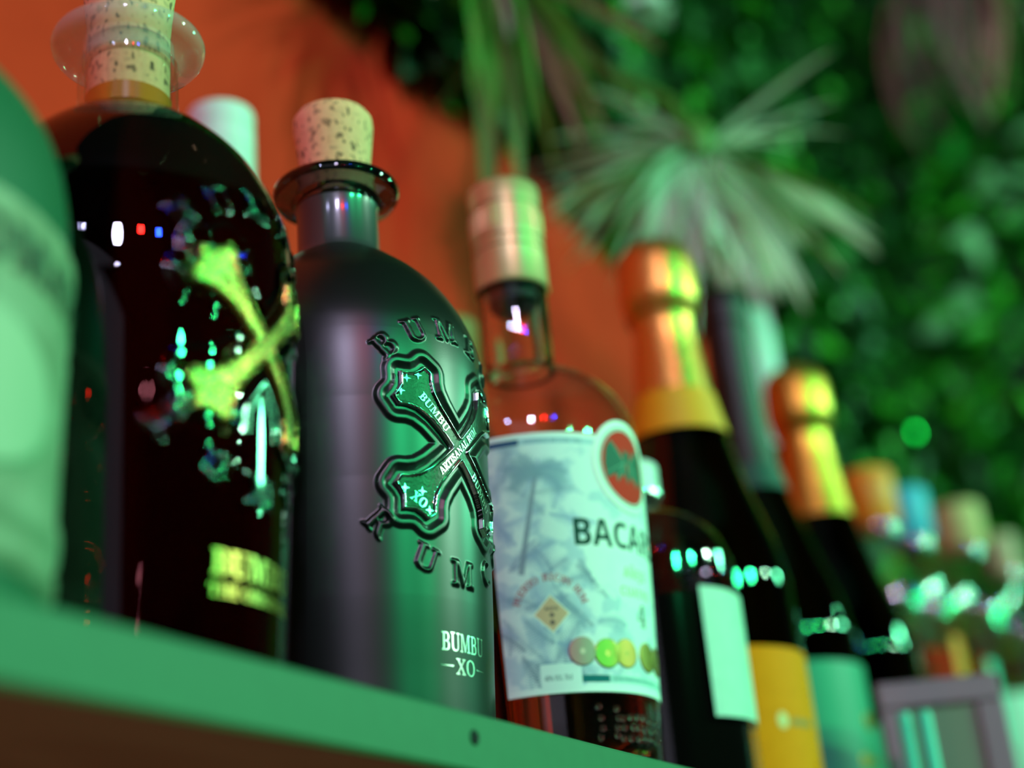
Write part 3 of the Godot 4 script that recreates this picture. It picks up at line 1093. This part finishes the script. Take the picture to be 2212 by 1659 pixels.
func green_rum() -> void:
	var prof := [Vector2(53, 0), Vector2(54.2, 20), Vector2(55.5, 50), Vector2(56.2, 77), Vector2(56.0, 90), Vector2(55.2, 99), Vector2(53.4, 107), Vector2(50.2, 114), Vector2(45, 121), Vector2(39, 127.5), Vector2(31, 134), Vector2(22, 140), Vector2(17, 146), Vector2(15.5, 156), Vector2(15.5, 190), Vector2(17, 192), Vector2(17, 200), Vector2(15.5, 201)]
	var t := thing("rum_bottle", "stout frosted green bottle with a pale embossed label, at the row's end", "bottle", Vector3(0.18, Y0, -0.06))
	obj("body", lathe(solid(spline(prof)), 96), M.frosted_green, t)
	var sleeve := mm([Vector2(53.4, 8), Vector2(54.4, 9), Vector2(55.2, 10.5), Vector2(55.3, 12.5), Vector2(54.6, 14.2), Vector2(54.5, 15.6), Vector2(55.6, 17.2), Vector2(55.9, 20), Vector2(55.8, 22.6), Vector2(55.0, 24.2), Vector2(55.2, 26), Vector2(56.2, 57), Vector2(56.4, 60.0), Vector2(56.0, 61.2), Vector2(55.9, 63.2), Vector2(56.6, 65), Vector2(56.8, 77.2), Vector2(57.4, 78.2), Vector2(57.5, 80.6), Vector2(57.0, 82), Vector2(55.6, 82.4)])
	obj("label", lathe(sleeve, 96), M.label_pale, t)
	var flat := [Vector2(56.8, 0), Vector2(56.8, 90)]
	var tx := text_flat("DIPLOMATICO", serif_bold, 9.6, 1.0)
	obj("lettering", print_on(tx, flat, 76.0, -width_of(tx) / 2, 66.4, 0.6), M.letter_shade, t)
	var fl := [Vector2(55.2, 26), Vector2(56.3, 57)]
	obj("medallion", disc_patch(fl, 90.0, 0, 41.5, 24.0, 0.7, 64, 0.66), M.label_ivory, t)
	obj("cork_stopper", lathe(mm([Vector2(0, 195), Vector2(14, 195), Vector2(15.5, 203), Vector2(16, 222), Vector2(14, 225), Vector2(0, 225)]), 32), M.cork, t)


# -------- the white-rum bottle and its printed label

var im: Image
var ink := Color.WHITE
var weight := 1.0

func dot(x: int, y: int) -> void:
	if x >= 0 and y >= 0 and x < im.get_width() and y < im.get_height():
		im.set_pixel(x, y, im.get_pixel(x, y).lerp(ink, weight))


func stroke(a: Vector2, b: Vector2, w0: float, w1: float) -> void:
	var n := (b - a).orthogonal().normalized()
	raster(PackedVector2Array([a + n * w0, a - n * w0, b + n * w1, b + n * w1, a - n * w0, b - n * w1]), dot)


# A palm frond: a bent midrib with leaflets hanging off both sides.
func frond(at: Vector2, turn: float, long: float, bend: float, leaf: float) -> void:
	var p := at
	var steps := int(long / 9.0)
	for k in steps:
		var f := float(k) / steps
		var a := turn + bend * f
		var q := p + Vector2(cos(a), sin(a)) * 9.0
		stroke(p, q, 2.0 * (1 - f) + 0.8, 2.0 * (1 - f) + 0.6)
		for s in [-1.0, 1.0]:
			var la: float = a + s * (1.0 - 0.45 * f)
			var ll := leaf * sin(PI * (0.12 + 0.85 * f)) * rng.randf_range(0.8, 1.1)
			stroke(p, p + Vector2(cos(la), sin(la)) * ll + Vector2(0, ll * 0.25), 3.2, 0.4)
		p = q


func write(t: String, f: Font, at: Vector2, high: float, stretch := 1.0, turn := 0.0, middle := false) -> void:
	var tr := text_flat(t, f, high, stretch)
	var w := width_of(tr)
	var out := PackedVector2Array()
	for q in tr:
		out.append(at + Vector2(q.x - (w / 2 if middle else 0.0), -q.y).rotated(turn))
	raster(out, dot)


func disc_px(c: Vector2, r: float) -> void:
	for y in range(int(c.y - r), int(c.y + r) + 1):
		for x in range(int(c.x - r), int(c.x + r) + 1):
			if Vector2(x + 0.5, y + 0.5).distance_to(c) <= r:
				dot(x, y)


func tex_of(i: Image) -> ImageTexture:
	return ImageTexture.create_from_image(i)


func palm_label() -> ImageTexture:
	im = Image.create(1144, 943, false, Image.FORMAT_RGB8)
	im.fill(Color(0.90, 0.92, 0.94))
	# sky and foliage washes of the print
	var big := FastNoiseLite.new()
	big.seed = 4
	big.frequency = 0.008
	big.fractal_octaves = 4
	for y in 943:
		for x in 1144:
			var v := big.get_noise_2d(x, y)
			if v > 0.06:
				im.set_pixel(x, y, Color(0.90, 0.92, 0.94).lerp(Color(0.70, 0.76, 0.85), minf(v * 2.2, 0.6)))
	weight = 0.5
	for side in [1.0, -1.0]:
		var mx := func(x: float) -> float: return x if side > 0 else 1144.0 - x
		for k in 40:
			ink = [Color(0.56, 0.62, 0.78), Color(0.64, 0.69, 0.82), Color(0.53, 0.56, 0.70), Color(0.62, 0.68, 0.76)][k % 4]
			var at := Vector2(mx.call(rng.randf_range(-10, 250)), rng.randf_range(60, 930))
			var a := rng.randf_range(-2.6, 0.5)
			frond(at, a if side > 0 else PI - a, rng.randf_range(80, 190), rng.randf_range(-0.8, 0.8), rng.randf_range(30, 60))
		# lower thicket
		for k in 22:
			ink = [Color(0.50, 0.58, 0.70), Color(0.62, 0.70, 0.78), Color(0.47, 0.52, 0.62)][k % 3]
			frond(Vector2(mx.call(rng.randf_range(40, 420)), rng.randf_range(560, 930)), rng.randf_range(-2.8, -0.3), rng.randf_range(90, 170), rng.randf_range(-0.8, 0.8), rng.randf_range(36, 60))
		# tall palm
		ink = Color(0.55, 0.57, 0.66)
		weight = 0.8
		var p := Vector2(mx.call(95.0), 520)
		for k in 12:
			var q := p + Vector2(7.0 * side, -30)
			stroke(p, q, 11 - k * 0.35, 11 - k * 0.38)
			p = q
		weight = 0.7
		for k in 13:
			ink = [Color(0.54, 0.62, 0.72), Color(0.62, 0.70, 0.76)][k % 2]
			frond(p, PI + PI * k / 12.0 + rng.randf_range(-0.2, 0.2), rng.randf_range(90, 130), (1.0 if k > 6 else -1.0) * 1.4, 46)
		weight = 0.5
	# clear middle
	weight = 0.85
	ink = Color(0.93, 0.95, 0.95)
	for y in range(300, 640):
		for x in range(330, 820):
			var e := Vector2((x - 575) / 250.0, (y - 470) / 175.0).length() + big.get_noise_2d(x * 2.0, y * 2.0) * 0.35
			if e < 0.95:
				dot(x, y)
	weight = 1.0
	# borders
	ink = Color(0.94, 0.95, 0.96)
	im.fill_rect(Rect2i(0, 0, 1144, 20), ink)
	im.fill_rect(Rect2i(0, 921, 1144, 22), ink)
	im.fill_rect(Rect2i(0, 20, 1144, 22), Color(0.72, 0.80, 0.86))
	im.fill_rect(Rect2i(0, 20, 130, 22), Color(0.16, 0.30, 0.48))
	im.fill_rect(Rect2i(1014, 20, 130, 22), Color(0.16, 0.30, 0.48))
	ink = Color(0.40, 0.52, 0.62)
	write("SANTIAGO DE CUBA 1862", sans_bold, Vector2(150, 37), 11, 1.2)
	write("CASA FUNDADA", sans_bold, Vector2(800, 37), 11, 1.2)
	im.fill_rect(Rect2i(280, 886, 640, 24), Color(0.66, 0.80, 0.80))
	im.fill_rect(Rect2i(280, 886, 110, 24), Color(0.10, 0.42, 0.45))
	ink = Color(0.45, 0.60, 0.62)
	write("RON PREMIUM AGED RUM", sans_bold, Vector2(410, 903), 11, 1.3)
	im.fill_rect(Rect2i(130, 842, 150, 90), Color(0.92, 0.94, 0.95))
	ink = Color(0.52, 0.56, 0.60)
	write("40% VOL 70cl", sans_bold, Vector2(142, 900), 20, 0.62)
	# name
	ink = Color(0.06, 0.26, 0.22)
	write("BACARDI", sans_bold, Vector2(572, 424), 100, 0.97, 0.0, true)
	ink = Color(0.70, 0.74, 0.58)
	write("AÑEJO", sans_bold, Vector2(572, 540), 62, 0.9, 0.0, true)
	write("CUATRO", sans_bold, Vector2(572, 596), 34, 1.1, 0.0, true)
	ink = Color(0.40, 0.48, 0.40)
	write("4", serif_bold, Vector2(562, 700), 82, 1.0)
	# arched red words and the diamond
	ink = Color(0.72, 0.36, 0.42)
	var word := "PUERTO RICAN RUM"
	for k in word.length():
		if word[k] == " ":
			continue
		var a := deg_to_rad(-158.0 + 136.0 * k / (word.length() - 1))
		write(word[k], serif_bold, Vector2(190, 668) + Vector2(cos(a), sin(a)) * 118.0, 26, 1.0, a + PI / 2, true)
	ink = Color(0.95, 0.93, 0.90)
	raster(PackedVector2Array([Vector2(122, 668), Vector2(190, 598), Vector2(258, 668), Vector2(122, 668), Vector2(258, 668), Vector2(190, 738)]), dot)
	ink = Color(0.90, 0.70, 0.58)
	raster(PackedVector2Array([Vector2(130, 668), Vector2(190, 606), Vector2(250, 668), Vector2(130, 668), Vector2(250, 668), Vector2(190, 730)]), dot)
	ink = Color(0.50, 0.40, 0.38)
	write("AGED", sans_bold, Vector2(190, 656), 14, 1.0, 0.0, true)
	disc_px(Vector2(190, 672), 8)
	disc_px(Vector2(190, 698), 9)
	return tex_of(im)


func bat_emblem() -> ImageTexture:
	im = Image.create(360, 360, false, Image.FORMAT_RGB8)
	im.fill(Color(0.94, 0.95, 0.94))
	weight = 1.0
	var c := Vector2(180, 180)
	ink = Color(0.62, 0.64, 0.64)
	disc_px(c, 152)
	ink = Color(0.74, 0.76, 0.75)
	disc_px(c, 146)
	ink = Color(0.84, 0.20, 0.16)
	disc_px(c, 139)
	# the bat: body, ears and two scalloped wings
	ink = Color(0.24, 0.40, 0.36)
	var wing := [Vector2(0, -34), Vector2(26, -26), Vector2(52, -62), Vector2(88, -92), Vector2(116, -54), Vector2(126, 8), Vector2(118, 62), Vector2(96, 30), Vector2(74, 26), Vector2(62, 70), Vector2(40, 34), Vector2(20, 36), Vector2(0, 66)]
	for s in [-1.0, 1.0]:
		for k in wing.size() - 1:
			var tri := PackedVector2Array([c + Vector2(4 * s, -2), c + wing[k] * Vector2(s, 1), c + wing[k + 1] * Vector2(s, 1)])
			raster(tri, dot)
		raster(PackedVector2Array([c + Vector2(2 * s, -40), c + Vector2(20 * s, -72), c + Vector2(24 * s, -36)]), dot)
	disc_px(c + Vector2(0, -38), 24)
	ink = Color(0.40, 0.56, 0.50)
	for s in [-1.0, 1.0]:
		for q in [Vector2(88, -86), Vector2(118, 40), Vector2(66, 56), Vector2(34, 36)]:
			stroke(c + Vector2(16 * s, -14), c + q * Vector2(s, 1), 3.0, 1.6)
	return tex_of(im)


func white_rum() -> void:
	var t := thing("rum_bottle", "clear rum bottle with a white palm-print label, bat emblem and gold cap", "bottle", Vector3(0.5017, Y0, -0.0524))
	var outer := spline(BAC)
	var glass_p := solid(outer)
	glass_p.pop_back()
	obj("body", lathe(glass_p, 96), M.pane, t)
	var wall := inset(outer, 0.0022)
	var inner := [Vector2(0, 0.008)]
	inner.append_array(wall.filter(func(q): return q.y > 0.012))
	obj("glass_inside", lathe(inner, 96), M.pane, t)
	var neck := mm([Vector2(14.05, 163.6), Vector2(13.9, 172), Vector2(14.0, 197), Vector2(14.6, 201), Vector2(14.6, 204), Vector2(11.4, 204), Vector2(11.4, 170), Vector2(12.2, 164), Vector2(14.05, 163.6)])
	obj("neck", lathe(neck, 80), M.clear, t)
	var rum := [Vector2(0, 0.009), Vector2(0.030, 0.009), Vector2(0.0345, 0.012)]
	rum.append_array(inset(outer, 0.0032).filter(func(q): return q.y > 0.014 and q.y < 0.121))
	rum.append(Vector2(0, 0.1205))
	obj("rum", lathe(rum, 96), M.amber, t)
	obj("base_glass", lathe(mm([Vector2(0, 0.4), Vector2(36, 0.4), Vector2(37.5, 1.4), Vector2(37.6, 6), Vector2(30, 7.4), Vector2(0, 7.8)]), 64), M.clear, t)
	var cap := obj("screw_cap", lathe(ridged_cap(15.1, 199.5, 248.0, [216.0, 220.5, 236.0]), 96), M.gold_cap, t)
	for k in 48:
		var a := TAU * k / 48
		var rib := obj("knurl", box(Vector3(0.0006, 0.010, 0.0012), Vector3.ZERO, 0.0002), M.gold_cap, cap)
		rib.transform = Transform3D(Basis(Vector3.UP, -a), Vector3(cos(a) * 0.01515, 0.2295, sin(a) * 0.01515))
	obj("pourer", lathe(mm([Vector2(0, 192), Vector2(8, 192), Vector2(10.5, 194), Vector2(10.8, 203), Vector2(0, 203)]), 32), M.neck_grey, t)
	var lm := std(Color.WHITE, 0.75)
	lm.metallic_specular = 0.25
	lm.albedo_texture = palm_label()
	var l := obj("label", label_patch(BAC, 176.0, 18.0, 27.5, 121.8, 0.25, 72, 14), lm, t)
	var bm := std(Color.WHITE, 0.75)
	bm.metallic_specular = 0.2
	bm.albedo_texture = bat_emblem()
	obj("bat_medallion", disc_patch(BAC, 97.0, 0, 111.8, 18.3, 0.55, 72), bm, l)
	for q in [[-27.0, 41.5, 5.0], [-17.5, 40.8, 5.2], [-9.0, 41.2, 5.2], [3.5, 41.0, 5.4], [13.0, 41.0, 5.2]]:
		var m: Material = M.gold_print
		if q[0] == -27.0:
			m = std(Color(0.72, 0.50, 0.50), 0.4, 0.4)
		obj("award_medal", disc_patch(BAC, 97.0, q[0], q[1], q[2], 0.6, 32), m, l)
	# beads of raised glass near the foot
	var bead := SphereMesh.new()
	bead.radius = 0.0011
	bead.height = 0.0022
	bead.radial_segments = 12
	bead.rings = 6
	for k in 26:
		var o := obj("glass_bead", bead, M.clear, t)
		o.position = on_body(BAC, 97.0, [-22.0, -15.0, -12.5, -9.0, -6.0, -2.0, 2.0, 6.0][k % 8] + rng.randf_range(-0.8, 0.8), 12.0 + (k / 8) * 3.4 + rng.randf_range(-0.6, 0.6), 0.2)
	# short flask with a plain label
	var prof := [Vector2(40, 0), Vector2(41, 6), Vector2(41.5, 60), Vector2(41.5, 95), Vector2(40.4, 102), Vector2(36.5, 111), Vector2(29, 119), Vector2(20, 123.5), Vector2(14, 127)]
	var f := thing("liqueur_bottle", "short round clear bottle, half full and dark, with a blank mint label", "bottle", Vector3(0.592, Y0, -0.05))
	var fo := spline(prof)
	obj("body", lathe(solid(fo).slice(0, -1) + mm([Vector2(13.2, 131), Vector2(15.6, 131.6), Vector2(15.6, 133.6), Vector2(13.2, 134), Vector2(13.2, 145)]), 80), M.pane, f)
	var liq := [Vector2(0, 0.006)]
	liq.append_array(inset(fo, 0.003).filter(func(q): return q.y > 0.006 and q.y < 0.084))
	liq.append(Vector2(0, 0.084))
	obj("liquid", lathe(liq, 80), M.cola, f)
	obj("screw_cap", lathe(ridged_cap(14.2, 133.0, 148.0, [137.5, 141.5]), 64), M.white_cap, f)
	obj("label", label_patch(prof, 122.5, 50.0, 29.5, 82.5, 0.25, 40, 8), M.label_mint, f)


func champagne_profile() -> Array:
	return [Vector2(41, 0), Vector2(43.6, 4), Vector2(44, 12), Vector2(44, 98), Vector2(43, 112), Vector2(40, 127), Vector2(35.5, 142), Vector2(30, 160), Vector2(25, 182), Vector2(20, 206), Vector2(17, 228), Vector2(15, 250)]


func sparkling() -> void:
	var prof := champagne_profile()
	var body := solid(spline(prof))
	var foil_top := [Vector2(15.4, 249), Vector2(16.6, 254), Vector2(20.1, 262), Vector2(20.9, 271), Vector2(20.4, 284), Vector2(18.2, 292), Vector2(12, 297.2), Vector2(0, 298.6)]
	var t := thing("champagne_bottle", "dark champagne bottle with copper foil, orange neck band and yellow label", "bottle", Vector3(0.678, Y0, -0.0545))
	obj("body", lathe(body, 80), M.black_glass, t)
	obj("foil", lathe(mm([Vector2(20.6, 205), Vector2(18.6, 220), Vector2(17.3, 232)]) + spline(foil_top), 80), M.foil_orange, t)
	obj("wire_ring", lathe(mm([Vector2(16.6, 255.2), Vector2(18.6, 254.6), Vector2(19.2, 256.2), Vector2(18.0, 257.4), Vector2(16.6, 255.2)]), 64), M.foil_orange, t)
	obj("neck_band", lathe(mm([Vector2(25.0, 186), Vector2(25.6, 186.2), Vector2(23.4, 197), Vector2(21.0, 209), Vector2(20.2, 209.2)]), 80), M.band_orange, t)
	var l := obj("label", label_patch(prof, 158.0, 22.0, 8.0, 72.0, 0.25, 60, 8), M.label_yellow, t)
	obj("crest", disc_patch(prof, 120.0, 0, 38.5, 2.8, 0.4, 24, 1.3), M.cream, l)
	obj("print_line", label_patch(prof, 114.0, 92.0, 36.5, 39.5, 0.35, 12, 2), std(Color(0.62, 0.42, 0.10), 0.6), l)
	t = thing("champagne_bottle", "dark bottle with long black capsule, teal ring and teal label", "bottle", Vector3(0.801, Y0, -0.0602))
	var k_prof := [Vector2(41, 0), Vector2(43.6, 4), Vector2(44, 12), Vector2(44, 95), Vector2(43, 110), Vector2(39.5, 128), Vector2(34, 146), Vector2(28, 164), Vector2(22.4, 182), Vector2(17.4, 202), Vector2(14.6, 228), Vector2(13.4, 262), Vector2(13.2, 300)]
	obj("body", lathe(solid(spline(k_prof)), 80), M.black_glass, t)
	obj("capsule", lathe(mm([Vector2(18.6, 198), Vector2(17.9, 202), Vector2(15.1, 228), Vector2(13.9, 262), Vector2(13.7, 296), Vector2(14.8, 297), Vector2(14.8, 308), Vector2(13.9, 309), Vector2(13.9, 317), Vector2(12.6, 319), Vector2(0, 319)]), 64), M.foil_black, t)
	obj("neck_ring", lathe(mm([Vector2(20.6, 190), Vector2(21.2, 190.2), Vector2(17.9, 205), Vector2(17.0, 205)]), 64), M.teal_dark, t)
	l = obj("label", label_patch(k_prof, 160.0, 20.0, 10.0, 86.0, 0.25, 60, 8), M.label_teal, t)
	obj("crest", disc_patch(k_prof, 92.0, 0, 55.0, 7.0, 0.4, 32, 0.7), M.gold_print, l)
	obj("crest", disc_patch(k_prof, 108.0, 0, 34.0, 4.0, 0.4, 32, 1.0), M.gold_print, l)
	obj("print_line", label_patch(k_prof, 104.0, 60.0, 33.0, 36.0, 0.35, 14, 2), M.gold_print, l)
	t = thing("champagne_bottle", "dark champagne bottle with yellow gold foil and a green label", "bottle", Vector3(0.8925, Y0, -0.0502))
	obj("body", lathe(body, 80), M.black_glass, t)
	obj("foil", lathe(mm([Vector2(22.6, 195), Vector2(20.6, 206), Vector2(18.6, 220), Vector2(17.3, 232)]) + spline(foil_top), 80), M.foil_gold, t)
	obj("wire_ring", lathe(mm([Vector2(16.6, 255.2), Vector2(18.6, 254.6), Vector2(19.2, 256.2), Vector2(18.0, 257.4), Vector2(16.6, 255.2)]), 64), M.foil_gold, t)
	obj("label", label_patch(prof, 150.0, 25.0, 12.0, 62.0, 0.25, 60, 8), M.label_teal, t)


func other_bottles() -> void:
	# behind the front row
	var back := [Vector2(35, 0), Vector2(37, 5), Vector2(37, 200), Vector2(35, 214), Vector2(28, 228), Vector2(19, 240), Vector2(15.5, 254), Vector2(14.6, 280)]
	var t := thing("liquor_bottle", "dark bottle with a white ribbed cap standing behind the two cork-stoppered bottles", "bottle", Vector3(0.4885, Y0, -0.190))
	obj("body", lathe(solid(spline(back)), 64), M.black_glass, t)
	obj("screw_cap", lathe(mm([Vector2(17.6, 281.0), Vector2(18.0, 282.5), Vector2(17.2, 287), Vector2(15.9, 291), Vector2(15.2, 294.0)]) + ridged_cap(15.5, 294.5, 333.5, [300.0, 305.0, 310.0, 322.0]), 80), M.white_cap, t)
	t = thing("liquor_bottle", "slim bottle with a dull gold neck hidden behind the white rum bottle", "bottle", Vector3(0.613, Y0, -0.145))
	obj("body", lathe(solid(spline([Vector2(33, 0), Vector2(34.5, 5), Vector2(34.5, 150), Vector2(32, 166), Vector2(24, 182), Vector2(16, 196), Vector2(13.6, 210)])), 64), M.black_glass, t)
	obj("foil", lathe(mm([Vector2(15.0, 200), Vector2(14.2, 212), Vector2(13.6, 240), Vector2(14.2, 241), Vector2(14.2, 254), Vector2(12.5, 256), Vector2(0, 256)]), 48), M.dull_gold, t)
	t = thing("liquor_bottle", "tall slim bottle with a pale capsule rising behind the gold foil", "bottle", Vector3(1.035, Y0, -0.116))
	obj("body", lathe(solid(spline([Vector2(19, 0), Vector2(20, 5), Vector2(20, 240), Vector2(19, 262), Vector2(16.5, 290), Vector2(15, 310), Vector2(14.5, 330)])), 48), M.black_glass, t)
	obj("capsule", lathe(mm([Vector2(16.6, 300), Vector2(16.4, 340), Vector2(17.2, 341), Vector2(17.2, 400), Vector2(15.5, 412), Vector2(0, 413)]), 48), M.foil_pale, t)
	# clear bottles at the far end
	var clear_p := [Vector2(38, 0), Vector2(41, 4), Vector2(42, 12), Vector2(42, 165), Vector2(40, 178), Vector2(33, 194), Vector2(23, 206), Vector2(17, 216), Vector2(16, 232)]
	for b in [
		["gin_bottle", "clear bottle with a wide orange cap and orange label", Vector3(1.05, Y0, -0.053), "cap_orange", "cap_orange", 0.0],
		["gin_bottle", "clear bottle with a blue cap and turquoise label", Vector3(1.158, Y0, -0.053), "cap_blue", "label_turquoise", 14.0],
		["gin_bottle", "clear bottle with a thick tan stopper and mint label", Vector3(1.34, Y0, -0.048), "cork_pale", "label_mint", 46.0],
		["gin_bottle", "clear bottle with a slim pinkish stopper and cream label", Vector3(1.53, Y0, -0.047), "cork_pink", "cream", 62.0]]:
		t = thing(b[0], b[1], "bottle", b[2])
		var up: float = b[5]
		var pr := clear_p.map(func(q): return Vector2(q.x, q.y + (up if q.y > 100 else 0.0)))
		obj("body", lathe(solid(spline(pr)), 64), M.pane, t)
		obj("gin", lathe(solid(inset(spline(pr).filter(func(q): return q.y < 0.15 and q.y > 0.004), 0.003)), 64), M.clear, t)
		var sr := 18.5
		if b[3] == "cork_pale":
			sr = 21.0
		elif b[3] == "cork_pink":
			sr = 15.5
		obj("stopper", lathe(mm([Vector2(0, 230 + up), Vector2(sr - 0.8, 230 + up), Vector2(sr, 231 + up), Vector2(sr, 268 + up), Vector2(sr - 1.2, 270.5 + up), Vector2(0, 271 + up)]), 48), M[b[3]], t)
		var tall := 120.0
		obj("label", label_patch(pr, 110.0 if up < 20 else 165.0, 40.0, tall - 40.0 if up < 20 else 40.0, tall + 22.0, 0.3, 30, 6), M[b[4]], t)


# ---------------------------------------------------------------- odds and ends

func small_things() -> void:
	# card holder clipped to the shelf's edge
	var t := thing("card_holder", "mauve grey framed card holder clipped to the shelf edge", "sign holder", Vector3(0.762, Y0 + 0.005, 0.030))
	t.basis = Basis(Vector3(0.43, 0, 0.90).normalized(), Vector3.UP, Vector3(0.43, 0, 0.90).normalized().cross(Vector3.UP))
	obj("frame", frame_mesh(0.060, 0.118, 0.013, 0.006), M.mauve, t)
	obj("card", box(Vector3(0.036, 0.094, 0.002), Vector3(0, 0, -0.001)), M.card_grey, t)
	obj("clip", box(Vector3(0.010, 0.012, 0.004), Vector3(-0.029, -0.014, -0.003), 0.001), M.mauve, t)
	for k in 2:
		var g := thing("glass_tube", ["slim mint green glass tube next to the dark bottle with teal label", "slim mint green glass tube between its twin and the card holder's frame"][k], "tube", Vector3(0.716 + k * 0.004, Y0 - 0.45, 0.0225 + k * 0.0085), 0.0, "mint tubes by the card holder")
		obj("tube_wall", lathe(mm([Vector2(0, 0), Vector2(3.2, 0), Vector2(3.2, 490), Vector2(2.6, 492.5), Vector2(0, 493)]), 24), M.label_turquoise, g)


func frame_mesh(w: float, h: float, bar: float, thick: float) -> ArrayMesh:
	var st := SurfaceTool.new()
	st.begin(Mesh.PRIMITIVE_TRIANGLES)
	for b in [[Vector3(w, bar, thick), Vector3(0, h / 2 - bar / 2, 0)], [Vector3(w, bar, thick), Vector3(0, -h / 2 + bar / 2, 0)], [Vector3(bar, h - 2 * bar, thick), Vector3(w / 2 - bar / 2, 0, 0)], [Vector3(bar, h - 2 * bar, thick), Vector3(-w / 2 + bar / 2, 0, 0)]]:
		st.append_from(box(b[0], b[1], 0.001), 0, Transform3D())
	return st.commit()
